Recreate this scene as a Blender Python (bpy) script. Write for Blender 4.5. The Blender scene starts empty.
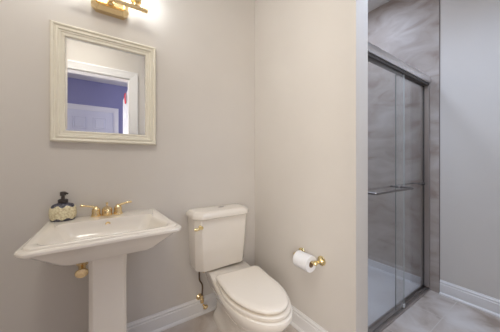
import bpy, bmesh, math, random
from mathutils import Vector, Matrix
random.seed(3)
C = bpy.context.scene.collection
PI = math.pi

# ---------------------------------------------------------------- camera, light, exposure
EYE = 1.2
cam_data = bpy.data.cameras.new('camera')
cam = bpy.data.objects.new('camera', cam_data); C.objects.link(cam)
cam.location = (0, 0, EYE)
cam.rotation_euler = (PI / 2, 0, -math.radians(34.414))
cam_data.sensor_width = 36.0
cam_data.lens = 226.5 / 500 * 36
cam_data.shift_y = -0.0099
cam_data.clip_start = 0.02
bpy.context.scene.camera = cam

sc = bpy.context.scene
sc.view_settings.view_transform = 'Standard'
sc.view_settings.look = 'None'
sc.view_settings.gamma = 1
sc.view_settings.use_curve_mapping = False
sc.view_settings.exposure = 0.09
sc.cycles.max_bounces = 10
sc.cycles.diffuse_bounces = 6
sc.cycles.transparent_max_bounces = 16
sc.cycles.use_denoising = True
sc.cycles.sample_clamp_indirect = 6

world = bpy.data.worlds.new('world'); sc.world = world
world.use_nodes = True
world.node_tree.nodes['Background'].inputs[0].default_value = (0.75, 0.82, 1.0, 1)
world.node_tree.nodes['Background'].inputs[1].default_value = 0.3


def area(name, loc, target, size, power, color, size_y=None):
    l = bpy.data.lights.new(name, 'AREA'); l.energy = power; l.color = color
    l.shape = 'RECTANGLE'; l.size = size; l.size_y = size_y or size
    o = bpy.data.objects.new(name, l); C.objects.link(o); o.location = loc
    o.rotation_euler = (Vector(target) - Vector(loc)).to_track_quat('-Z', 'Y').to_euler()
    return o


area('ceiling_lamp_light', (-0.15, 0.60, 2.86), (-0.15, 0.61, 0), 0.4, 11.0, (1.0, 0.955, 0.86))
area('shower_fill_light', (1.95, 1.30, 2.86), (1.95, 1.301, 0), 0.25, 9.5, (0.70, 0.80, 1.0))  # added fill that brightens the shower interior; stands for no real downlight
sky = area('skylight_light', (1.55, 0.30, 2.86), (2.20, 0.55, 0), 0.8, 15.5, (0.58, 0.73, 1.0))
sky.data.spread = math.radians(115)
area('hall_fill_light', (-1.25, -1.45, 1.5), (1.2, 1.2, 1.2), 1.0, 60, (1.0, 0.945, 0.87), 1.4)  # added unseen fill, aimed through the doorway at the partition; no window there
area('hall_daylight', (1.5, -1.0, 2.4), (0.0, -2.5, 1.6), 1.0, 9, (0.50, 0.56, 1.0))

# ---------------------------------------------------------------- measurements
DY = 1.6905     # wall behind basin
PX = 1.2098     # partition face
PX2 = 1.335
PEND = 0.713    # partition end
RX = 2.5787     # far right wall
SY = 0.790      # shower door front
FY = -0.12      # wall with the doorway
LX = -0.62
CZ = 2.895
DX0, DX1, DZ = -0.42, 0.393, 2.315
HY = -2.5


# ---------------------------------------------------------------- materials
def mat(name, color, rough=0.5, metal=0.0, spec=0.5, coat=0.0):
    m = bpy.data.materials.new(name); m.use_nodes = True
    b = m.node_tree.nodes['Principled BSDF']
    b.inputs['Base Color'].default_value = (*color, 1)
    b.inputs['Roughness'].default_value = rough
    b.inputs['Metallic'].default_value = metal
    b.inputs['Specular IOR Level'].default_value = spec
    b.inputs['Coat Weight'].default_value = coat
    return m


def N(m, t, **kw):
    n = m.node_tree.nodes.new(t)
    for k, v in kw.items():
        setattr(n, k, v)
    return n


def L(m, a, b):
    m.node_tree.links.new(a, b)


def mottled(name, stops, scale, rough, offset=(0, 0, 0), detail=6, distortion=0.0, bump=0.0, stretch=(1, 1, 1), rot=(0, 0, 0), bump_scale=None, spec=0.5):
    m = mat(name, stops[0][1], rough, spec=spec)
    b = m.node_tree.nodes['Principled BSDF']
    g = N(m, 'ShaderNodeNewGeometry'); mp = N(m, 'ShaderNodeMapping')
    mp.inputs['Scale'].default_value = stretch; mp.inputs['Rotation'].default_value = rot; mp.inputs['Location'].default_value = offset
    L(m, g.outputs['Position'], mp.inputs['Vector'])
    n = N(m, 'ShaderNodeTexNoise')
    n.inputs['Scale'].default_value = scale; n.inputs['Detail'].default_value = detail
    n.inputs['Distortion'].default_value = distortion
    L(m, mp.outputs[0], n.inputs['Vector'])
    r = N(m, 'ShaderNodeValToRGB')
    e = r.color_ramp.elements
    while len(e) < len(stops):
        e.new(0.5)
    for el, (p, c) in zip(e, stops):
        el.position = p; el.color = (*c, 1)
    L(m, n.outputs['Fac'], r.inputs[0])
    L(m, r.outputs[0], b.inputs['Base Color'])
    if bump:
        n2 = N(m, 'ShaderNodeTexNoise'); n2.inputs['Scale'].default_value = bump_scale or scale * 8
        L(m, g.outputs['Position'], n2.inputs['Vector'])
        bp = N(m, 'ShaderNodeBump'); bp.inputs['Strength'].default_value = bump; bp.inputs['Distance'].default_value = 0.002
        L(m, n2.outputs['Fac'], bp.inputs['Height']); L(m, bp.outputs[0], b.inputs['Normal'])
    return m, r


def grid_lines(m, ramp, spans, grout, axis=None):
    """thin grout lines in the base colour; spans = list of (axis index, period, offset, half width)"""
    b = m.node_tree.nodes['Principled BSDF']
    g = N(m, 'ShaderNodeNewGeometry'); s = N(m, 'ShaderNodeSeparateXYZ')
    L(m, g.outputs['Position'], s.inputs[0])
    acc = None
    for ax, per, off, hw in spans:
        a = N(m, 'ShaderNodeMath', operation='SUBTRACT'); a.inputs[1].default_value = off
        L(m, s.outputs[ax], a.inputs[0])
        p = N(m, 'ShaderNodeMath', operation='PINGPONG'); p.inputs[1].default_value = per / 2
        L(m, a.outputs[0], p.inputs[0])
        c = N(m, 'ShaderNodeMath', operation='LESS_THAN'); c.inputs[1].default_value = hw
        L(m, p.outputs[0], c.inputs[0])
        if acc is None:
            acc = c
        else:
            x = N(m, 'ShaderNodeMath', operation='MAXIMUM')
            L(m, acc.outputs[0], x.inputs[0]); L(m, c.outputs[0], x.inputs[1]); acc = x
    mx = N(m, 'ShaderNodeMix', data_type='RGBA')
    L(m, acc.outputs[0], mx.inputs['Factor'])
    L(m, ramp.outputs[0], mx.inputs['A']); mx.inputs['B'].default_value = (*grout, 1)
    L(m, mx.outputs['Result'], b.inputs['Base Color'])


M_wall, _ = mottled('greige_paint', [(0.3, (0.660, 0.622, 0.580)), (0.7, (0.680, 0.641, 0.598))], 3, 0.55, bump=0.05, bump_scale=180, spec=0.3)
M_ceil, _ = mottled('ceiling_paint', [(0.3, (0.74, 0.73, 0.71)), (0.7, (0.77, 0.76, 0.74))], 3, 0.8, bump=0.05, bump_scale=120)
M_trim = mat('white_trim_paint', (0.80, 0.79, 0.79), 0.3)
M_hall, _ = mottled('periwinkle_paint', [(0.3, (0.27, 0.27, 0.44)), (0.7, (0.29, 0.29, 0.46))], 2, 0.6)
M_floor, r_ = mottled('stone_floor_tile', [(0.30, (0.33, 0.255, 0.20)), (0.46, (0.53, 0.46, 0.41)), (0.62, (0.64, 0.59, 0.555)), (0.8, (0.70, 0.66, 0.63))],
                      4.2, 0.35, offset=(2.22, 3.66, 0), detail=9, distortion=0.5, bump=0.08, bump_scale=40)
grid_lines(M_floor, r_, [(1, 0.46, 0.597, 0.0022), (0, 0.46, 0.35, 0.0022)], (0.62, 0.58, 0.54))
M_tile, r_ = mottled('travertine_wall_tile', [(0.30, (0.31, 0.245, 0.205)), (0.44, (0.41, 0.35, 0.31)), (0.6, (0.47, 0.42, 0.385)), (0.78, (0.53, 0.49, 0.46))],
                     3.6, 0.5, detail=12, distortion=1.0, stretch=(1, 0.9, 1.9), rot=(-0.6, 0, 0))
M_pan = mat('white_shower_base', (0.74, 0.74, 0.76), 0.35)
M_china = mat('bone_porcelain', (0.82, 0.765, 0.69), 0.12, spec=0.55, coat=0.4)
M_seat = mat('bone_seat_plastic', (0.80, 0.735, 0.65), 0.22)
M_gold = mat('polished_brass', (0.85, 0.67, 0.39), 0.22, 1.0)
M_pale_gold = mat('pale_brass', (0.85, 0.70, 0.38), 0.25, 1.0)
M_dark = mat('dark_recess', (0.03, 0.025, 0.02), 0.6)
M_cream, _ = mottled('cream_frame_paint', [(0.3, (0.80, 0.755, 0.64)), (0.7, (0.83, 0.785, 0.67))], 20, 0.35)
M_paper, _ = mottled('soft_white_paper', [(0.3, (0.84, 0.84, 0.86)), (0.7, (0.88, 0.88, 0.90))], 60, 0.95, bump=0.25, bump_scale=300, spec=0.1)
M_card = mat('brown_cardboard', (0.33, 0.22, 0.13), 0.9)
M_metal = mat('satin_nickel', (0.78, 0.76, 0.76), 0.34, 1.0)
M_track = mat('dull_nickel_track', (0.50, 0.46, 0.44), 0.42, 1.0)
M_bar = mat('dark_nickel_bar', (0.24, 0.22, 0.21), 0.33, 1.0)
M_rubber = mat('dark_gasket', (0.07, 0.062, 0.058), 0.6)
M_braid = mat('dark_supply_hose', (0.16, 0.11, 0.07), 0.35, 0.7)
M_red = mat('red_ribbon_cloth', (0.62, 0.03, 0.06), 0.8)
M_doorw = mat('white_door_paint', (0.66, 0.67, 0.74), 0.35)
M_pump = mat('dark_pump_plastic', (0.045, 0.035, 0.032), 0.3)
M_clear = mat('frosted_guide_plastic', (0.7, 0.73, 0.73), 0.4)

M_mirror = mat('mirror_silver', (0.93, 0.94, 0.95), 0.0, 1.0)


def glass_mat():
    m = bpy.data.materials.new('clear_shower_glass'); m.use_nodes = True
    nt = m.node_tree; nt.nodes.clear()
    out = N(m, 'ShaderNodeOutputMaterial')
    tr = N(m, 'ShaderNodeBsdfTransparent'); tr.inputs[0].default_value = (0.985, 0.99, 0.988, 1)
    gl = N(m, 'ShaderNodeBsdfGlossy'); gl.inputs['Roughness'].default_value = 0.0
    fr = N(m, 'ShaderNodeFresnel'); g = N(m, 'ShaderNodeNewGeometry')
    mr = N(m, 'ShaderNodeMapRange')
    mr.inputs['To Min'].default_value = 1.5; mr.inputs['To Max'].default_value = 1 / 1.5
    L(m, g.outputs['Backfacing'], mr.inputs['Value']); L(m, mr.outputs[0], fr.inputs['IOR'])
    mx = N(m, 'ShaderNodeMixShader')
    L(m, fr.outputs[0], mx.inputs[0]); L(m, tr.outputs[0], mx.inputs[1]); L(m, gl.outputs[0], mx.inputs[2])
    L(m, mx.outputs[0], out.inputs[0])
    return m


M_glass = glass_mat()


def emit_mat(name, color, strength):
    m = mat(name, color, 0.4)
    b = m.node_tree.nodes['Principled BSDF']
    b.inputs['Emission Color'].default_value = (*color, 1)
    b.inputs['Emission Strength'].default_value = strength
    return m


M_shade = emit_mat('lit_frosted_shade', (0.90, 0.955, 1.0), 14.3)


def soap_mat():
    """cream speckled bottle, with dark scalloped glaze at the shoulder and the foot (a pattern of the bottle)"""
    m = mat('cream_speckled_glaze', (0.8, 0.72, 0.5), 0.4)
    b = m.node_tree.nodes['Principled BSDF']
    tc = N(m, 'ShaderNodeTexCoord'); s = N(m, 'ShaderNodeSeparateXYZ')
    L(m, tc.outputs['Object'], s.inputs[0])
    at = N(m, 'ShaderNodeMath', operation='ARCTAN2'); L(m, s.outputs['Y'], at.inputs[0]); L(m, s.outputs['X'], at.inputs[1])
    k = N(m, 'ShaderNodeMath', operation='MULTIPLY'); k.inputs[1].default_value = 6; L(m, at.outputs[0], k.inputs[0])
    co = N(m, 'ShaderNodeMath', operation='COSINE'); L(m, k.outputs[0], co.inputs[0])
    a1 = N(m, 'ShaderNodeMath', operation='MULTIPLY_ADD'); a1.inputs[1].default_value = 0.006; a1.inputs[2].default_value = 0.080
    L(m, co.outputs[0], a1.inputs[0])
    top = N(m, 'ShaderNodeMath', operation='GREATER_THAN'); L(m, s.outputs['Z'], top.inputs[0]); L(m, a1.outputs[0], top.inputs[1])
    a2 = N(m, 'ShaderNodeMath', operation='MULTIPLY_ADD'); a2.inputs[1].default_value = 0.005; a2.inputs[2].default_value = 0.012
    L(m, co.outputs[0], a2.inputs[0])
    bot = N(m, 'ShaderNodeMath', operation='LESS_THAN'); L(m, s.outputs['Z'], bot.inputs[0]); L(m, a2.outputs[0], bot.inputs[1])
    mx = N(m, 'ShaderNodeMath', operation='MAXIMUM'); L(m, top.outputs[0], mx.inputs[0]); L(m, bot.outputs[0], mx.inputs[1])
    n = N(m, 'ShaderNodeTexNoise'); n.inputs['Scale'].default_value = 110; L(m, tc.outputs['Object'], n.inputs['Vector'])
    r = N(m, 'ShaderNodeValToRGB'); r.color_ramp.elements[0].position = 0.35; r.color_ramp.elements[0].color = (0.62, 0.52, 0.30, 1)
    r.color_ramp.elements[1].position = 0.6; r.color_ramp.elements[1].color = (0.86, 0.79, 0.56, 1)
    L(m, n.outputs['Fac'], r.inputs[0])
    r2 = N(m, 'ShaderNodeValToRGB'); r2.color_ramp.elements[0].position = 0.40; r2.color_ramp.elements[0].color = (0.02, 0.018, 0.028, 1)
    r2.color_ramp.elements[1].position = 0.72; r2.color_ramp.elements[1].color = (0.20, 0.20, 0.26, 1)
    L(m, n.outputs['Fac'], r2.inputs[0])
    mm = N(m, 'ShaderNodeMix', data_type='RGBA')
    L(m, mx.outputs[0], mm.inputs['Factor']); L(m, r.outputs[0], mm.inputs['A']); L(m, r2.outputs[0], mm.inputs['B'])
    L(m, mm.outputs['Result'], b.inputs['Base Color'])
    bp = N(m, 'ShaderNodeBump'); bp.inputs['Strength'].default_value = 0.5; bp.inputs['Distance'].default_value = 0.002
    L(m, n.outputs['Fac'], bp.inputs['Height']); L(m, bp.outputs[0], b.inputs['Normal'])
    return m


M_soap = soap_mat()


# ---------------------------------------------------------------- mesh helpers
def box(bm, x0, x1, y0, y1, z0, z1, bev=0.0, seg=2):
    r = bmesh.ops.create_cube(bm, size=1)
    vs = r['verts']
    for v in vs:
        v.co = Vector(((x0 + x1) / 2 + v.co.x * (x1 - x0), (y0 + y1) / 2 + v.co.y * (y1 - y0), (z0 + z1) / 2 + v.co.z * (z1 - z0)))
    if bev:
        es = list({e for v in vs for e in v.link_edges})
        bmesh.ops.bevel(bm, geom=es, offset=bev, segments=seg, profile=0.7, affect='EDGES')


def loft(bm, rings, cap0=True, cap1=True, closed=False):
    R = [[bm.verts.new(p) for p in ring] for ring in rings]
    n = len(R[0])
    pairs = list(zip(R, R[1:])) + ([(R[-1], R[0])] if closed else [])
    for a, b in pairs:
        for i in range(n):
            j = (i + 1) % n
            bm.faces.new((a[i], a[j], b[j], b[i]))
    if cap0 and not closed:
        bm.faces.new(list(reversed(R[0])))
    if cap1 and not closed:
        bm.faces.new(R[-1])


def frame_axes(d):
    d = Vector(d).normalized()
    up = Vector((0, 0, 1)) if abs(d.z) < 0.95 else Vector((1, 0, 0))
    a = d.cross(up).normalized(); b = a.cross(d).normalized()
    return a, b


def tube(bm, pts, r, n=12):
    pts = [Vector(p) for p in pts]
    rs = r if isinstance(r, (list, tuple)) else [r] * len(pts)
    rings = []
    a0 = None
    for i, p in enumerate(pts):
        d = pts[min(i + 1, len(pts) - 1)] - pts[max(i - 1, 0)]
        if a0 is None:
            a, b = frame_axes(d)
        else:
            dn = d.normalized(); a = (a0 - dn * a0.dot(dn)).normalized(); b = a.cross(dn).normalized()
        a0 = a
        rings.append([p + (a * math.cos(2 * PI * k / n) + b * math.sin(2 * PI * k / n)) * rs[i] for k in range(n)])
    loft(bm, rings)


def lathe(bm, origin, axis, prof, n=24, sx=1.0, sy=1.0):
    """prof = [(distance along axis, radius)]"""
    o = Vector(origin); ax = Vector(axis).normalized(); a, b = frame_axes(ax)
    rings = []
    for h, r in prof:
        r = max(r, 1e-4)
        rings.append([o + ax * h + a * (r * sx * math.cos(2 * PI * k / n)) + b * (r * sy * math.sin(2 * PI * k / n)) for k in range(n)])
    loft(bm, rings)


def smooth_curve(pts, k=6):
    """Catmull-Rom through pts"""
    P = [Vector(p) for p in pts]; out = []
    Q = [P[0] * 2 - P[1]] + P + [P[-1] * 2 - P[-2]]
    for i in range(1, len(Q) - 2):
        for j in range(k):
            t = j / k
            out.append(0.5 * ((2 * Q[i]) + (-Q[i - 1] + Q[i + 1]) * t + (2 * Q[i - 1] - 5 * Q[i] + 4 * Q[i + 1] - Q[i + 2]) * t * t
                              + (-Q[i - 1] + 3 * Q[i] - 3 * Q[i + 1] + Q[i + 2]) * t ** 3))
    out.append(P[-1])
    return out


def obj(name, bm, m, parent=None, smooth=35):
    bmesh.ops.recalc_face_normals(bm, faces=bm.faces)
    me = bpy.data.meshes.new(name); bm.to_mesh(me); bm.free()
    o = bpy.data.objects.new(name, me); C.objects.link(o)
    if m is not None:
        me.materials.append(m)
    if parent is not None:
        me.transform(Matrix.Translation(-parent_world(parent)))
        o.parent = parent
    if smooth:
        for p in me.polygons:
            p.use_smooth = True
        me.set_sharp_from_angle(angle=math.radians(smooth))
    return o


def parent_world(o):
    v = Vector((0, 0, 0))
    while o is not None:
        v += Vector(o.location); o = o.parent
    return v


def thing(name, label, cat, loc, group=None):
    o = bpy.data.objects.new(name, None); C.objects.link(o)
    o.location = loc; o.empty_display_size = 0.05
    o['label'] = label; o['category'] = cat
    if group:
        o['group'] = group
    return o


def tag(o, label, cat, group=None):
    o['label'] = label; o['category'] = cat
    if group:
        o['group'] = group
    return o


def struct(name, bm, m, label, cat, smooth=0):
    o = obj(name, bm, m, None, smooth)
    o['kind'] = 'structure'; o['label'] = label; o['category'] = cat
    return o


def B(*a, **k):
    bm = bmesh.new(); box(bm, *a, **k); return bm


# ---------------------------------------------------------------- the setting
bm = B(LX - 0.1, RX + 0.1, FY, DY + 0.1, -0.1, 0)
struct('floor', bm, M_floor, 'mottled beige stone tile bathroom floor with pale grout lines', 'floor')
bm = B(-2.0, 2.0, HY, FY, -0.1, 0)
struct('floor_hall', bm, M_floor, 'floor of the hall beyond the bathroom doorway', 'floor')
bm = B(LX - 0.1, RX + 0.1, FY - 0.12, DY + 0.1, CZ, CZ + 0.1)
struct('ceiling', bm, M_ceil, 'pale ceiling seen above the shower enclosure', 'ceiling')
bm = B(-2.0, 2.0, HY - 0.1, FY - 0.12, CZ, CZ + 0.1)
struct('ceiling_hall', bm, M_ceil, 'hall ceiling beyond the doorway', 'ceiling')
bm = B(LX - 0.1, RX + 0.1, DY, DY + 0.1, 0, CZ)
struct('wall_back', bm, M_wall, 'greige painted wall behind the basin and toilet', 'wall')
bm = B(PX, PX2, PEND, DY - 0.0005, 0, CZ)
struct('wall_partition', bm, M_wall, 'greige partition wall with the toilet paper holder, beside the shower', 'wall')
bm = B(RX, RX + 0.1, FY, DY, 0, CZ)
struct('wall_right', bm, M_wall, 'plain greige wall to the right of the shower door', 'wall')
bm = B(LX - 0.1, LX, FY, DY, 0, CZ)
struct('wall_left', bm, M_wall, 'greige wall to the left of the basin', 'wall')
bm = bmesh.new()
box(bm, LX - 0.1, DX0, FY - 0.12, FY, 0, CZ); box(bm, DX1, RX + 0.1, FY - 0.12, FY, 0, CZ); box(bm, DX0, DX1, FY - 0.12, FY, DZ, CZ)
struct('wall_front', bm, M_wall, 'greige wall with the doorway, seen in the mirror', 'wall')
# shower tile
bm = B(RX - 0.004, RX - 0.0005, 0.725, DY - 0.0005, 0, CZ - 0.0005)
struct('wall_shower_right', bm, M_tile, 'veined brown travertine tiled side wall of the shower', 'wall')
bm = B(PX2 + 0.0005, RX - 0.0105, DY - 0.0105, DY - 0.0005, 0, CZ - 0.0005)
struct('wall_shower_back', bm, M_tile, 'travertine tiled back wall inside the shower', 'wall')
bm = B(PX2 + 0.0005, PX2 + 0.010, SY + 0.06, DY - 0.011, 0, CZ - 0.0005)
struct('wall_shower_left', bm, M_tile, 'travertine tiled shower face of the partition', 'wall')
struct('trim_5', B(RX - 0.0055, RX - 0.0003, 0.7195, 0.7245, 0, CZ - 0.001), mat('dark_tile_edging', (0.16, 0.135, 0.125), 0.5), 'thin dark edging strip where the shower tile ends', 'trim')
# hall shell
bm = bmesh.new(); box(bm, -2.0, 2.0, HY - 0.1, HY, 0, CZ)
struct('wall_hall_far', bm, M_hall, 'periwinkle blue hall wall reflected in the mirror', 'wall')
struct('wall_hall_left', B(-2.1, -2.0, HY, FY - 0.12, 0, CZ), M_hall, 'periwinkle blue end wall of the hall beside the basin side', 'wall')
struct('wall_hall_right', B(2.0, 2.1, HY, FY - 0.12, 0, CZ), M_hall, 'periwinkle blue end wall of the hall on the shower side', 'wall')

BASE = [(0, 0), (0.024, 0), (0.024, 0.010), (0.019, 0.018), (0.014, 0.022), (0.014, 0.094), (0.010, 0.100), (0.0115, 0.108), (0.011, 0.114), (0.006, 0.121), (0.004, 0.128), (0, 0.128)]


def baseboard(name, p0, p1, normal, label):
    bm = bmesh.new()
    p0 = Vector(p0); p1 = Vector(p1); n = Vector(normal)
    loft(bm, [[p + n * (d + 0.0003) + Vector((0, 0, h + 0.0003)) for d, h in BASE] for p in (p0, p1)])
    return struct(name, bm, M_trim, label, 'baseboard')


baseboard('baseboard_back', (LX + 0.025, DY, 0), (PX - 0.001, DY, 0), (0, -1, 0), 'white moulded baseboard along the wall behind the toilet')
baseboard('baseboard_partition', (PX, PEND, 0), (PX, DY - 0.025, 0), (-1, 0, 0), 'white moulded baseboard under the toilet paper holder')
baseboard('baseboard_right', (RX, FY + 0.001, 0), (RX, 0.7185, 0), (-1, 0, 0), 'white moulded baseboard beside the shower door')
baseboard('baseboard_left', (LX, FY + 0.001, 0), (LX, DY - 0.001, 0), (1, 0, 0), 'white moulded baseboard along the wall left of the basin')
baseboard('baseboard_front', (DX1 + 0.13, FY, 0), (RX - 0.026, FY, 0), (0, 1, 0), 'white moulded baseboard on the doorway wall')


# door casings
def casing(name, x0, x1, z, y, ny, w, label):
    prof = [(0.0, 0.0), (0.0, 0.012), (0.006, 0.016), (0.02, 0.016), (w - 0.03, 0.022), (w - 0.012, 0.026), (w, 0.024), (w, 0.0)]
    bm = bmesh.new()
    rings = []
    for (cx, cz, sx, sz) in ((x0, 0, -1, 0), (x0, z, -1, 1), (x1, z, 1, 1), (x1, 0, 1, 0)):
        rings.append([Vector((cx + sx * d, y + ny * (h + 0.0005), cz + sz * d + (0.0005 if cz == 0 else 0))) for d, h in prof])
    loft(bm, rings)
    return struct(name, bm, M_trim, label, 'trim')


casing('trim_1', DX0, DX1, DZ, FY, 1, 0.098, 'white door casing around the doorway, seen in the mirror')
casing('trim_2', DX0, DX1, DZ, FY - 0.12, -1, 0.10, 'white door casing on the hall side of the doorway')
casing('trim_3', -0.50, 0.33, 2.26, HY, 1, 0.108, 'white casing around the panelled hall door, seen in the mirror')
bm = bmesh.new()
box(bm, DX0 + 0.0005, DX0 + 0.012, FY - 0.119, FY - 0.001, 0.001, DZ - 0.001); box(bm, DX1 - 0.012, DX1 - 0.0005, FY - 0.119, FY - 0.001, 0.001, DZ - 0.001)
box(bm, DX0 + 0.012, DX1 - 0.012, FY - 0.119, FY - 0.001, DZ - 0.012, DZ - 0.001)
struct('trim_4', bm, M_trim, 'white door jamb lining of the doorway', 'trim')


def panel_door_mesh(w, h, t):
    """six-panel slab standing at x 0..w, y 0..t; raised panels on both faces"""
    bm = bmesh.new()
    box(bm, 0, w, 0, t, 0, h, 0.002, 1)
    pw = (w - 0.12 * 2 - 0.10) / 2
    for z0, z1 in ((0.22, 0.82), (1.02, 1.72), (1.86, h - 0.13)):
        for x0 in (0.12, 0.12 + pw + 0.10):
            for yy, s in ((0.0, -1), (t, 1)):
                x1 = x0 + pw
                rings = []
                for ins, d in ((0, 0.0), (0.012, 0.008), (0.024, 0.002), (0.05, 0.009)):
                    rings.append([Vector((x, yy + s * d, z)) for x, z in ((x0 + ins, z0 + ins), (x1 - ins, z0 + ins), (x1 - ins, z1 - ins), (x0 + ins, z1 - ins))])
                loft(bm, rings, cap0=False)
    return bm


def knob(parent, loc, d):
    bm = bmesh.new()
    lathe(bm, loc, d, [(0, 0.030), (0.006, 0.030), (0.010, 0.012), (0.035, 0.011), (0.042, 0.024), (0.055, 0.028), (0.066, 0.022), (0.070, 0.0)], 20)
    return obj('door_knob', bm, M_gold, parent)


bm = panel_door_mesh(0.828, 2.25, 0.04); bm.transform(Matrix.Translation((-0.499, HY + 0.001, 0.006)))
d2 = struct('door_2', bm, M_doorw, 'white six-panel door across the hall, reflected in the mirror', 'door')
knob(d2, (-0.43, HY + 0.042, 0.95), (0, 1, 0))
bm = panel_door_mesh(0.80, 2.235, 0.038)
bm.transform(Matrix.Translation((DX1 + 0.042, FY - 0.155, 0.01)) @ Matrix.Rotation(-PI / 2, 4, 'Z') @ Matrix.Translation((0, -0.038, 0)))
d1 = struct('door_1', bm, M_doorw, 'white bathroom door standing open into the hall', 'door')
for v in d1.data.vertices:
    pass
xs = [v.co.x for v in d1.data.vertices]; DFX = min(xs)
knob(d1, (DFX, FY - 0.155 - 0.73, 0.95), (-1, 0, 0))
# red ribbon over the open door
bm = bmesh.new()
pts = [(DFX - 0.006, -0.56, 2.225), (DFX - 0.010, -0.545, 2.18), (DFX - 0.012, -0.50, 2.12), (DFX - 0.009, -0.47, 2.06)]
rings = [[Vector((x - 0.008, y - 0.045, z)), Vector((x - 0.008, y + 0.045, z)), Vector((x + 0.004, y + 0.045, z)), Vector((x + 0.004, y - 0.045, z))] for x, y, z in smooth_curve(pts)]
loft(bm, rings)
rib = obj('ribbon', bm, M_red); tag(rib, 'small red ribbon hanging on the open door, seen in the mirror', 'ribbon')

# ---------------------------------------------------------------- mirror
MX0, MX1, MZ0, MZ1 = -0.207, 0.350, 1.3110, 1.985
mcx, mcz = (MX0 + MX1) / 2, (MZ0 + MZ1) / 2
mir = thing('wall_mirror', 'rectangular mirror in a stepped cream frame above the pedestal basin', 'mirror', (mcx, DY - 0.001, MZ0))


def rect_ring(ins, dep):
    y = DY - 0.001 - dep
    return [Vector((MX0 + ins, y, MZ0 + ins)), Vector((MX1 - ins, y, MZ0 + ins)), Vector((MX1 - ins, y, MZ1 - ins)), Vector((MX0 + ins, y, MZ1 - ins))]


bm = bmesh.new()
loft(bm, [rect_ring(i, d) for i, d in [(0.0, 0.0), (0.0, 0.024), (0.003, 0.031), (0.009, 0.034), (0.015, 0.032), (0.018, 0.026), (0.024, 0.025), (0.027, 0.029), (0.034, 0.029),
                                       (0.038, 0.022), (0.044, 0.022), (0.047, 0.018), (0.055, 0.016), (0.059, 0.018), (0.063, 0.017), (0.066, 0.012), (0.066, 0.0)]], closed=True)
obj('frame', bm, M_cream, mir, 25)
bm = bmesh.new()
loft(bm, [rect_ring(i, d) for i, d in [(0.0665, 0.002), (0.0665, 0.0085), (0.076, 0.0092)]], cap0=True, cap1=True)
mg = obj('mirror_glass', bm, M_mirror, mir, 0)

# ---------------------------------------------------------------- vanity light
VX, VZ = 0.080, 2.172
van = thing('vanity_light', 'polished brass vanity light fixture glowing above the mirror', 'light', (VX, DY - 0.001, VZ))


def oct_plate(hw, hh, ch, y):
    return [Vector((VX + x, y, VZ + z)) for x, z in ((-hw + ch, -hh), (hw - ch, -hh), (hw, -hh + ch), (hw, hh - ch), (hw - ch, hh), (-hw + ch, hh), (-hw, hh - ch), (-hw, -hh + ch))]


bm = bmesh.new()
y0 = DY - 0.001
loft(bm, [oct_plate(0.100, 0.052, 0.026, y0), oct_plate(0.100, 0.052, 0.026, y0 - 0.040), oct_plate(0.080, 0.034, 0.018, y0 - 0.062), oct_plate(0.074, 0.028, 0.016, y0 - 0.062), oct_plate(0.070, 0.024, 0.014, y0 - 0.058)])
obj('backplate', bm, M_gold, van, 20)
bm = bmesh.new(); lathe(bm, (VX, y0 - 0.058, VZ), (0, -1, 0), [(0, 0.02), (0.01, 0.018), (0.014, 0.010), (0.04, 0.010)], 20)
obj('stem', bm, M_gold, van)
bm = bmesh.new(); tube(bm, [(VX - 0.17, y0 - 0.10, VZ), (VX + 0.17, y0 - 0.10, VZ)], 0.014, 16)
obj('crossbar', bm, M_gold, van)
for s in (-1, 1):
    bm = bmesh.new()
    lathe(bm, (VX + s * 0.17, y0 - 0.10, VZ), (s, 0, 0), [(0, 0.014), (0.002, 0.018), (0.008, 0.019), (0.012, 0.015), (0.026, 0.015), (0.030, 0.017), (0.034, 0.012), (0.036, 0.0)], 16)
    obj('finial', bm, M_gold, van)
    cx = VX + s * 0.135
    bm = bmesh.new(); lathe(bm, (cx, y0 - 0.10, VZ + 0.008), (0, 0, 1), [(0, 0.010), (0.015, 0.012), (0.022, 0.030), (0.045, 0.034), (0.047, 0.028)], 20)
    obj('shade_cup', bm, M_gold, van)
    bm = bmesh.new(); lathe(bm, (cx, y0 - 0.10, VZ + 0.054), (0, 0, 1), [(0, 0.026), (0.02, 0.036), (0.06, 0.046), (0.10, 0.050), (0.13, 0.062), (0.128, 0.058), (0.10, 0.046), (0.03, 0.034), (0.01, 0.02)], 24)
    obj('glass_shade', bm, M_shade, van)

# ---------------------------------------------------------------- pedestal basin
SX = 0.066


def fillet(corners, r, k=4):
    out = []
    n = len(corners)
    for i in range(n):
        p = Vector(corners[i]); a = (Vector(corners[i - 1]) - p); b = (Vector(corners[(i + 1) % n]) - p)
        rr = min(r, a.length * 0.45, b.length * 0.45)
        A = p + a.normalized() * rr; Bq = p + b.normalized() * rr
        for j in range(k + 1):
            t = j / k
            out.append(A * (1 - t) ** 2 + p * 2 * t * (1 - t) + Bq * t * t)
    return out


def oct_ring(cx, wb, wf, yb, yf, cf, cb, r, z):
    """plan outline: wall at yb, front at yf; cf / cb = (x, y) corner cuts in front / at the back"""
    c = [(cx - wb + cb[0], yb, z), (cx - wb, yb - cb[1], z), (cx - wf, yf + cf[1], z), (cx - wf + cf[0], yf, z),
         (cx + wf - cf[0], yf, z), (cx + wf, yf + cf[1], z), (cx + wb, yb - cb[1], z), (cx + wb - cb[0], yb, z)]
    return fillet([Vector(p) for p in c], r)


basin = thing('pedestal_sink', 'bone porcelain pedestal basin with a wide rectangular rim below the mirror', 'sink', (SX, 1.45, 0))
YB = DY - 0.002
cb = (0.012, 0.012)
def deck(ring):
    # the deck rises a little towards the wall
    return [Vector((p.x, p.y, p.z + (0.010 if p.y > 1.5 else 0.0))) for p in ring]


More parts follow.
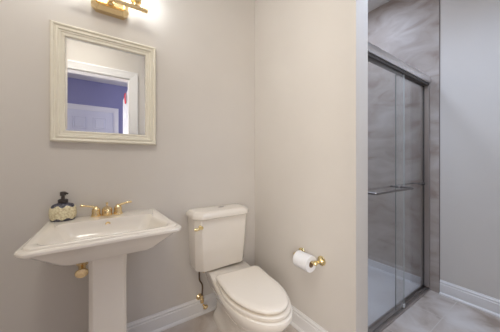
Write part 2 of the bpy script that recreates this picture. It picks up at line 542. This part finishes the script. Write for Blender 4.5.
R = [oct_ring(SX, 0.090, 0.090, 1.62, 1.30, (0.03, 0.03), (0.02, 0.02), 0.015, 0.738),
     oct_ring(SX, 0.160, 0.165, 1.66, 1.275, (0.05, 0.05), (0.03, 0.03), 0.02, 0.742),
     oct_ring(SX, 0.200, 0.205, YB, 1.250, (0.035, 0.035), cb, 0.02, 0.748),
     oct_ring(SX, 0.212, 0.217, YB, 1.242, (0.035, 0.035), cb, 0.02, 0.756),
     oct_ring(SX, 0.245, 0.262, YB, 1.222, (0.038, 0.038), cb, 0.012, 0.790),
     oct_ring(SX, 0.280, 0.306, YB, 1.202, (0.034, 0.040), cb, 0.012, 0.822),
     oct_ring(SX, 0.289, 0.322, YB, 1.193, (0.030, 0.042), cb, 0.012, 0.828),
     oct_ring(SX, 0.292, 0.326, YB, 1.189, (0.030, 0.042), cb, 0.012, 0.833),
     oct_ring(SX, 0.292, 0.326, YB, 1.189, (0.030, 0.042), cb, 0.012, 0.842),
     oct_ring(SX, 0.289, 0.322, YB, 1.193, (0.030, 0.042), cb, 0.012, 0.847),
     oct_ring(SX, 0.280, 0.307, YB, 1.203, (0.030, 0.042), cb, 0.010, 0.849),
     deck(oct_ring(SX, 0.278, 0.304, YB, 1.206, (0.030, 0.042), cb, 0.010, 0.856)),
     deck(oct_ring(SX, 0.274, 0.299, YB - 0.002, 1.211, (0.030, 0.042), cb, 0.010, 0.859)),
     deck(oct_ring(SX, 0.264, 0.287, YB - 0.006, 1.221, (0.030, 0.042), cb, 0.010, 0.8595)),
     deck(oct_ring(SX, 0.228, 0.274, 1.546, 1.232, (0.030, 0.042), (0.03, 0.03), 0.02, 0.8580)),
     oct_ring(SX, 0.222, 0.267, 1.541, 1.238, (0.030, 0.042), (0.03, 0.03), 0.02, 0.854),
     oct_ring(SX, 0.216, 0.258, 1.537, 1.246, (0.032, 0.042), (0.03, 0.03), 0.02, 0.842),
     oct_ring(SX, 0.200, 0.225, 1.528, 1.268, (0.035, 0.040), (0.03, 0.03), 0.03, 0.806),
     oct_ring(SX, 0.185, 0.200, 1.512, 1.284, (0.035, 0.040), (0.03, 0.03), 0.03, 0.786),
     oct_ring(SX, 0.150, 0.160, 1.480, 1.310, (0.035, 0.035), (0.03, 0.03), 0.03, 0.772),
     oct_ring(SX, 0.025, 0.025, 1.425, 1.385, (0.01, 0.01), (0.01, 0.01), 0.01, 0.765)]
bm = bmesh.new(); loft(bm, R)
obj('bowl', bm, M_china, basin, 28)
# pedestal
PCX = 0.055


def ped(hw, y0_, y1_, ch, z):
    return oct_ring(PCX, hw, hw, y1_, y0_, (ch, ch), (ch, ch), 0.006, z)


bm = bmesh.new()
loft(bm, [ped(0.115, 1.255, 1.56, 0.03, 0.0005), ped(0.115, 1.255, 1.56, 0.03, 0.03), ped(0.100, 1.275, 1.545, 0.025, 0.055), ped(0.088, 1.29, 1.535, 0.020, 0.10), ped(0.081, 1.298, 1.53, 0.017, 0.20),
          ped(0.0795, 1.30, 1.53, 0.017, 0.60), ped(0.080, 1.299, 1.55, 0.018, 0.68), ped(0.083, 1.296, 1.56, 0.02, 0.7375)])
obj('pedestal', bm, M_china, basin, 25)
bm = bmesh.new(); lathe(bm, (SX, 1.405, 0.7655), (0, 0, 1), [(0, 0.022), (0.003, 0.022), (0.004, 0.014), (0.001, 0.0)], 20)
obj('drain', bm, M_gold, basin)
bm = bmesh.new(); lathe(bm, (SX - 0.004, 1.5385, 0.838), (0, -1, -0.2), [(0, 0.014), (0.002, 0.014), (0.003, 0.010), (0.001, 0.0)], 20)
obj('overflow_ring', bm, M_gold, basin)

# faucet (widespread, three pieces, one fitting)
FZ = 0.8675; FYY = 1.640
fau = thing('faucet', 'polished brass two-lever faucet on the basin deck', 'faucet', (0.062, FYY, FZ))
for s, hx in ((-1, 0.006), (1, 0.120)):
    bm = bmesh.new()
    lathe(bm, (hx, FYY, FZ), (0, 0, 1), [(0, 0.026), (0.006, 0.027), (0.012, 0.024), (0.022, 0.021), (0.034, 0.022), (0.044, 0.021), (0.054, 0.014), (0.062, 0.007), (0.065, 0)], 20)
    h = obj('handle_base', bm, M_gold, fau)
    bm = bmesh.new()
    tube(bm, [(hx, FYY, FZ + 0.052), (hx + s * 0.018, FYY - 0.004, FZ + 0.062), (hx + s * 0.045, FYY - 0.008, FZ + 0.069), (hx + s * 0.070, FYY - 0.012, FZ + 0.073), (hx + s * 0.076, FYY - 0.013, FZ + 0.074)],
         [0.008, 0.0075, 0.0055, 0.0075, 0.004], 12)
    obj('lever', bm, M_gold, h)
bm = bmesh.new()
lathe(bm, (0.062, FYY, FZ), (0, 0, 1), [(0, 0.028), (0.006, 0.029), (0.014, 0.026), (0.028, 0.027), (0.042, 0.026), (0.052, 0.018), (0.058, 0)], 20)
tube(bm, smooth_curve([(0.062, FYY, FZ + 0.030), (0.062, FYY - 0.035, FZ + 0.046), (0.062, FYY - 0.075, FZ + 0.043), (0.062, FYY - 0.100, FZ + 0.024)]), 0.0155, 14)
sp = obj('spout', bm, M_gold, fau)
bm = bmesh.new(); lathe(bm, (0.062, FYY + 0.020, FZ + 0.028), (0, 0, 1), [(0, 0.0035), (0.038, 0.0035), (0.040, 0.007), (0.047, 0.007), (0.050, 0)], 12)
obj('lift_rod', bm, M_gold, fau)

# soap dispenser
SOX, SOY = -0.147, 1.640
soap = thing('soap_dispenser', 'squat cream speckled soap dispenser with dark scalloped bands and pump', 'soap dispenser', (SOX, SOY, 0.8680))
bm = bmesh.new()
lathe(bm, (SOX, SOY, 0.8680), (0, 0, 1), [(0, 0.046), (0.004, 0.053), (0.018, 0.059), (0.042, 0.062), (0.066, 0.060), (0.082, 0.054), (0.091, 0.044), (0.096, 0.030), (0.100, 0.018)], 32, 0.74, 1.0)
obj('bottle', bm, M_soap, soap)
bm = bmesh.new()
lathe(bm, (SOX, SOY, 0.966), (0, 0, 1), [(0, 0.019), (0.002, 0.023), (0.018, 0.023), (0.021, 0.018), (0.023, 0.009), (0.040, 0.008), (0.041, 0.014), (0.060, 0.014), (0.063, 0.010), (0.064, 0)], 20)
pm = obj('pump', bm, M_pump, soap)
bm = bmesh.new(); tube(bm, [(SOX, SOY, 1.019), (SOX + 0.014, SOY - 0.012, 1.021), (SOX + 0.022, SOY - 0.020, 1.018)], [0.007, 0.006, 0.005], 10)
obj('nozzle', bm, M_pump, pm)

# water valve under the basin
VVX = -0.060
vb = thing('sink_shutoff_valve', 'brass shut-off valve and supply pipe beside the basin pedestal', 'valve', (VVX, DY - 0.0005, 0.60))
bm = bmesh.new(); lathe(bm, (VVX, DY - 0.0005, 0.60), (0, -1, 0), [(0, 0.034), (0.004, 0.034), (0.014, 0.022), (0.018, 0.012), (0.05, 0.011)], 20)
obj('escutcheon', bm, M_gold, vb)
bm = bmesh.new()
lathe(bm, (VVX, DY - 0.062, 0.568), (0, 0, 1), [(0, 0.012), (0.005, 0.018), (0.03, 0.019), (0.045, 0.019), (0.05, 0.014), (0.07, 0.014), (0.075, 0.008)], 16)
lathe(bm, (VVX, DY - 0.062, 0.577), (0, -1, 0), [(0, 0.014), (0.03, 0.013), (0.034, 0.008), (0.045, 0.008)], 16)
obj('valve_body', bm, M_gold, vb)
bm = bmesh.new(); lathe(bm, (VVX, DY - 0.105, 0.575), (0, -1, 0), [(0, 0.018), (0.003, 0.030), (0.012, 0.033), (0.021, 0.029), (0.024, 0.0)], 20, 1.0, 0.8)
obj('oval_handle', bm, M_gold, vb)
bm = bmesh.new(); tube(bm, smooth_curve([(VVX, DY - 0.062, 0.640), (VVX + 0.004, DY - 0.060, 0.70), (VVX + 0.018, DY - 0.06, 0.735), (VVX + 0.02, DY - 0.06, 0.740)]), 0.006, 10)
obj('supply_pipe', bm, M_gold, vb)

# ---------------------------------------------------------------- toilet
TX = 0.793
toilet = thing('toilet', 'bone two-piece toilet with closed lid in the corner by the partition', 'toilet', (TX, 1.30, 0))


def seat_ring(yb, yf, w, wb, z, r=0.03, ym=1.14, n=24, m=6):
    """plan outline: half ellipse at the front, sides easing to width wb, straight back with rounded corners"""
    out = []
    for k in range(n + 1):
        a = PI * k / n
        out.append(Vector((TX + w * math.cos(a), ym - (ym - yf) * math.sin(a), z)))
    side = []
    for k in range(1, m + 1):
        t = k / m
        side.append((w + (wb - w) * (0.5 - 0.5 * math.cos(PI * t)), ym + (yb - r - ym) * t))
    for x, y in side:
        out.append(Vector((TX - x, y, z)))
    for k in range(1, 6):
        a = PI / 2 * k / 5
        out.append(Vector((TX - (wb - r) - r * math.cos(a), yb - r + r * math.sin(a), z)))
    for k in range(0, 5):
        a = PI / 2 * (1 - k / 5)
        out.append(Vector((TX + (wb - r) + r * math.cos(a), yb - r + r * math.sin(a), z)))
    for x, y in reversed(side):
        out.append(Vector((TX + x, y, z)))
    return [Vector((p.x + (p.y - 1.16) * (0.13 if p.y > 1.16 else 0.05), p.y - (p.x - TX) * 0.10, p.z)) for p in out]   # bowl set a little askew


bm = bmesh.new()
S = seat_ring
loft(bm, [S(1.60, 1.09, 0.100, 0.105, 0.0005, 0.04, 1.3), S(1.60, 1.09, 0.100, 0.105, 0.030, 0.04, 1.3), S(1.595, 1.10, 0.092, 0.098, 0.048, 0.04, 1.3), S(1.60, 1.115, 0.075, 0.078, 0.075, 0.04, 1.3),
          S(1.60, 1.105, 0.072, 0.078, 0.14, 0.04, 1.3), S(1.61, 1.04, 0.086, 0.095, 0.19, 0.04, 1.25), S(1.62, 0.965, 0.116, 0.125, 0.245, 0.04, 1.2), S(1.635, 0.895, 0.148, 0.142, 0.295, 0.04, 1.16), S(1.65, 0.855, 0.169, 0.150, 0.335, 0.03),
          S(1.655, 0.838, 0.177, 0.152, 0.360, 0.03), S(1.655, 0.831, 0.181, 0.154, 0.378, 0.03), S(1.655, 0.835, 0.178, 0.152, 0.390, 0.03), S(1.65, 0.845, 0.170, 0.145, 0.395, 0.03)])
obj('bowl', bm, M_china, toilet, 40)
bm = bmesh.new()
loft(bm, [S(1.345, 0.855, 0.170, 0.158, 0.396), S(1.35, 0.847, 0.175, 0.162, 0.400), S(1.35, 0.847, 0.175, 0.162, 0.413), S(1.345, 0.853, 0.171, 0.158, 0.4175)])
seat = obj('seat', bm, M_seat, toilet, 40)
bm = bmesh.new()
loft(bm, [S(1.349, 0.874, 0.150, 0.153, 0.4200), S(1.354, 0.863, 0.161, 0.163, 0.426), S(1.356, 0.860, 0.164, 0.166, 0.433), S(1.354, 0.863, 0.161, 0.163, 0.440), S(1.346, 0.878, 0.149, 0.153, 0.4455), S(1.328, 0.905, 0.127, 0.130, 0.4480)])
obj('lid', bm, M_seat, toilet, 50)
for yy in (0.90, 1.29):
    for s in (-1, 1):
        hx = TX - 0.02 + s * 0.045 if yy < 1 else TX + 0.015 + s * 0.11
        bm = B(hx - 0.012, hx + 0.012, yy, yy + 0.02, 0.4168, 0.4215)
        obj('bumper', bm, M_seat, seat)
for s in (-1, 1):
    bm = bmesh.new(); hx, hy = TX + 0.028 + s * 0.075, 1.366 - s * 0.0075; tube(bm, [(hx - 0.025, hy + 0.0025, 0.418), (hx + 0.025, hy - 0.0025, 0.418)], 0.012, 14); box(bm, hx - 0.02, hx + 0.02, hy - 0.011, hy + 0.011, 0.3952, 0.418)
    obj('hinge', bm, M_seat, toilet)
    bm = bmesh.new(); lathe(bm, (TX + s * 0.101, 1.36, 0.026), (0, 0, 1), [(0, 0.018), (0.010, 0.017), (0.017, 0.011), (0.019, 0)], 16)
    obj('bolt_cap', bm, M_china, toilet)
    bm = bmesh.new(); lathe(bm, (TX + s * 0.135, 1.56, 0.385), (0, 0, 1), [(0, 0.009), (0.030, 0.009)], 10)
    obj('tank_bolt', bm, M_gold, toilet)
TCX = 0.795


def tank_ring(hw, yf, z, ch=0.03, r=0.02, yb=DY - 0.012):
    return oct_ring(TCX, hw, hw, yb, yf, (ch, ch), (0.015, 0.015), r, z)


bm = bmesh.new()
loft(bm, [tank_ring(0.175, 1.53, 0.405, 0.035, 0.008), tank_ring(0.198, 1.508, 0.411, 0.042, 0.008), tank_ring(0.206, 1.5, 0.425, 0.046, 0.008), tank_ring(0.222, 1.486, 0.780, 0.038, 0.008), tank_ring(0.220, 1.488, 0.786, 0.038, 0.008)])
obj('tank', bm, M_china, toilet, 35)
bm = bmesh.new()
lb = DY - 0.006
loft(bm, [tank_ring(0.218, 1.488, 0.7865, 0.045, 0.01, lb), tank_ring(0.228, 1.474, 0.788, 0.05, 0.01, lb), tank_ring(0.236, 1.466, 0.794, 0.052, 0.01, lb), tank_ring(0.236, 1.466, 0.812, 0.052, 0.01, lb),
          tank_ring(0.232, 1.47, 0.822, 0.052, 0.01, lb - 0.003), tank_ring(0.220, 1.482, 0.833, 0.050, 0.01, lb - 0.012), tank_ring(0.210, 1.492, 0.838, 0.048, 0.01, lb - 0.02), tank_ring(0.190, 1.51, 0.8395, 0.042, 0.01, lb - 0.035)])
obj('tank_lid', bm, M_china, toilet, 50)
bm = bmesh.new(); lathe(bm, (0.82, 1.60, 0.839), (0, 0, 1), [(0, 0.018), (0.0012, 0.018), (0.0014, 0.0)], 16, 0.9, 1.4)
obj('lid_marking', bm, mat('faded_stamp', (0.12, 0.10, 0.095), 0.5), toilet)
LVX = 0.608
bm = bmesh.new(); lathe(bm, (LVX, 1.498, 0.738), (0, -1, 0), [(0, 0.015), (0.005, 0.015), (0.012, 0.010), (0.018, 0.012), (0.024, 0.012), (0.027, 0)], 16)
lv = obj('flush_lever', bm, M_pale_gold, toilet)
bm = bmesh.new(); tube(bm, [(LVX, 1.474, 0.738), (LVX - 0.022, 1.470, 0.736), (LVX - 0.046, 1.468, 0.735), (LVX - 0.055, 1.468, 0.735)], [0.007, 0.0085, 0.0115, 0.007], 12)
obj('lever_arm', bm, M_pale_gold, lv)

# toilet water valve
WX = 0.676
wv = thing('toilet_shutoff_valve', 'brass shut-off valve with dark supply hose beside the toilet tank', 'valve', (WX, DY - 0.0005, 0.135))
bm = bmesh.new(); lathe(bm, (WX, DY - 0.0005, 0.135), (0, -1, 0), [(0, 0.026), (0.004, 0.026), (0.012, 0.016), (0.015, 0.010), (0.045, 0.009)], 18)
obj('escutcheon', bm, M_gold, wv)
bm = bmesh.new()
lathe(bm, (WX, DY - 0.055, 0.115), (0, 0, 1), [(0, 0.010), (0.004, 0.014), (0.035, 0.014), (0.038, 0.010), (0.055, 0.010), (0.058, 0.006)], 14)
obj('valve_body', bm, M_gold, wv)
bm = bmesh.new(); lathe(bm, (WX + 0.004, DY - 0.068, 0.107), (0.25, -1, -0.15), [(0, 0.009), (0.02, 0.009), (0.022, 0.018), (0.030, 0.021), (0.037, 0.018), (0.040, 0)], 18, 1.0, 0.75)
obj('oval_handle', bm, M_gold, wv)
bm = bmesh.new(); tube(bm, smooth_curve([(WX, DY - 0.055, 0.172), (WX + 0.002, DY - 0.055, 0.25), (WX - 0.022, DY - 0.06, 0.30), (WX - 0.026, DY - 0.065, 0.36), (WX - 0.020, DY - 0.07, 0.4085)]), 0.0055, 10)
obj('supply_hose', bm, M_braid, wv)

# ---------------------------------------------------------------- toilet paper
RZ, RXX = 0.553, 1.140
hold = thing('toilet_paper_holder', 'polished brass two-post toilet paper holder on the partition wall', 'toilet paper holder', (PX, 1.03, RZ))
for yy in (0.943, 1.112):
    bm = bmesh.new()
    lathe(bm, (PX - 0.0005, yy, RZ + 0.004), (-1, 0, 0), [(0, 0.026), (0.004, 0.032), (0.010, 0.029), (0.014, 0.018), (0.022, 0.010), (0.040, 0.009), (0.052, 0.013), (0.062, 0.015), (0.074, 0.014), (0.080, 0.008), (0.082, 0)], 10)
    obj('post', bm, M_pale_gold, hold, 20)
bm = bmesh.new(); tube(bm, [(RXX, 0.945, RZ), (RXX, 1.110, RZ)], 0.0075, 14)
obj('roller', bm, M_pale_gold, hold)
roll = thing('toilet_paper_roll', 'white toilet paper roll on the brass holder', 'toilet paper', (RXX, 1.028, RZ))
n = 40


def ring_y(r, y, cz=0.0):
    return [Vector((RXX + r * math.cos(2 * PI * k / n), y, RZ - 0.012 + r * math.sin(2 * PI * k / n))) for k in range(n)]


bm = bmesh.new()
ya, yb_ = 0.970, 1.086
loft(bm, [ring_y(0.0212, ya + 0.001), ring_y(0.050, ya), ring_y(0.052, ya + 0.002), ring_y(0.052, yb_ - 0.002), ring_y(0.050, yb_), ring_y(0.0212, yb_ - 0.001)], closed=True)
obj('paper', bm, M_paper, roll)
bm = bmesh.new()
loft(bm, [ring_y(0.0198, ya), ring_y(0.0210, ya), ring_y(0.0210, yb_), ring_y(0.0198, yb_)], closed=True)
obj('cardboard_core', bm, M_card, roll)

# ---------------------------------------------------------------- shower
SX0, SX1 = PX2 + 0.0105, RX - 0.0045
enc = thing('shower_door', 'frameless sliding glass shower door in a satin nickel frame', 'shower door', ((SX0 + SX1) / 2, SY + 0.03, 0))


def prof_x(bm, x0, x1, prof):
    loft(bm, [[Vector((x, y, z)) for y, z in prof] for x in (x0, x1)])


bm = bmesh.new()
prof_x(bm, PX2 + 0.001, SX1, [(SY + 0.060, 1.925), (SY + 0.060, 1.985), (SY + 0.054, 1.992), (SY + 0.012, 1.996), (SY + 0.004, 1.990), (SY + 0.002, 1.975), (SY - 0.003, 1.968), (SY - 0.006, 1.950), (SY - 0.003, 1.932), (SY + 0.002, 1.925)])
obj('header_rail', bm, M_metal, enc, 30)
bm = B(SX0, SX1 - 0.002, SY + 0.008, SY + 0.056, 1.902, 1.9245)
obj('header_channel', bm, M_rubber, enc, 0)
bm = bmesh.new()
prof_x(bm, SX0 - 0.009, SX1, [(SY, 0.0005), (SY, 0.012), (SY + 0.004, 0.016), (SY + 0.012, 0.016), (SY + 0.012, 0.010), (SY + 0.026, 0.010), (SY + 0.026, 0.020), (SY + 0.034, 0.020), (SY + 0.034, 0.010), (SY + 0.052, 0.010), (SY + 0.052, 0.030), (SY + 0.060, 0.030), (SY + 0.060, 0.0005)])
obj('bottom_track', bm, M_track, enc, 0)
for x0, x1 in ((SX0 - 0.0005, SX0 + 0.03), (SX1 - 0.030, SX1 + 0.0003)):
    bm = bmesh.new(); box(bm, x0, x1, SY + 0.002, SY + 0.058, 0.031, 1.9015, 0.003, 1)
    obj('side_jamb', bm, M_track, enc)
# outer glass
bm = B(SX0 + 0.008 + 0.024, 2.064, SY + 0.016, SY + 0.022, 0.012, 1.915, 0.0008, 1)
g1 = obj('outer_glass_panel', bm, M_glass, enc, 0)
bm = B(1.980, SX1 - 0.034, SY + 0.040, SY + 0.046, 0.012, 1.915, 0.0008, 1)
g2 = obj('inner_glass_panel', bm, M_glass, enc, 0)
M_edge = mat('green_glass_edge', (0.16, 0.19, 0.18), 0.25); M_edge_l = mat('pale_glass_edge', (0.52, 0.56, 0.55), 0.25)
bm = B(1.9755, 1.9798, SY + 0.040, SY + 0.046, 0.012, 1.915); obj('glass_edge', bm, M_edge, g2, 0)
bm = B(2.0642, 2.0685, SY + 0.016, SY + 0.022, 0.012, 1.915); obj('glass_edge', bm, M_edge_l, g1, 0)
bm = B(SX1 - 0.0335, SX1 - 0.030, SY + 0.036, SY + 0.050, 0.031, 1.90)
obj('bumper_seal', bm, M_rubber, g2, 0)
bm = B(SX1 - 0.072, SX1 - 0.048, SY + 0.0465, SY + 0.052, 0.031, 1.90)
obj('edge_stile', bm, M_track, g2, 0)
# towel bars
bz = 0.990
bm = bmesh.new()
x0, x1, yo = 1.478, 2.035, SY - 0.055
tube(bm, [(x0, SY + 0.0155, bz), (x0, yo + 0.006, bz), (x0 + 0.004, yo + 0.001, bz), (x0 + 0.010, yo, bz), (x1 - 0.010, yo, bz), (x1 - 0.004, yo + 0.001, bz), (x1, yo + 0.006, bz), (x1, SY + 0.0155, bz)], 0.008, 12)
obj('towel_bar', bm, M_bar, g1)
for x in (x0, x1):
    bm = bmesh.new(); lathe(bm, (x, SY + 0.0222, bz), (0, 1, 0), [(0, 0.012), (0.006, 0.012), (0.008, 0.0)], 16)
    obj('bar_cap', bm, M_rubber, g1)
bm = bmesh.new()
x0, x1, yo = 2.03, 2.485, SY + 0.105
tube(bm, [(x0, SY + 0.0465, bz), (x0, yo - 0.006, bz), (x0 + 0.006, yo, bz), (x1 - 0.006, yo, bz), (x1, yo - 0.006, bz), (x1, SY + 0.0465, bz)], 0.007, 12)
obj('towel_bar', bm, M_bar, g2)
bm = bmesh.new(); lathe(bm, (2.49, SY + 0.0395, bz), (0, -1, 0), [(0, 0.014), (0.006, 0.014), (0.010, 0.011), (0.022, 0.012), (0.026, 0.0)], 16)
obj('door_knob', bm, M_rubber, g2)
bm = bmesh.new(); box(bm, 2.045, 2.078, SY + 0.0135, SY + 0.0245, 0.0165, 0.045, 0.003, 1)
obj('door_guide', bm, M_clear, enc)
# shower base
bm = bmesh.new()
x0, x1, y0_, y1_ = SX0 - 0.0003, SX1 + 0.0003, SY + 0.0605, DY - 0.011


def rr(ins, z):
    return [Vector((x0 + ins, y0_ + ins * 0.4, z)), Vector((x1 - ins, y0_ + ins * 0.4, z)), Vector((x1 - ins, y1_ - ins, z)), Vector((x0 + ins, y1_ - ins, z))]


loft(bm, [rr(0, 0.0005), rr(0, 0.020), rr(0.004, 0.022), rr(0.03, 0.020), rr(0.4, 0.012)])
box(bm, x0, x0 + 0.016, y0_ + 0.001, y1_, 0.001, 0.088, 0.004, 2); box(bm, x1 - 0.016, x1, y0_ + 0.001, y1_, 0.001, 0.088, 0.004, 2); box(bm, x0 + 0.012, x1 - 0.012, y1_ - 0.016, y1_, 0.001, 0.088, 0.004, 2)
pan = obj('shower_base', bm, M_pan, None, 20); tag(pan, 'pale shower base behind the sliding glass door', 'shower base')
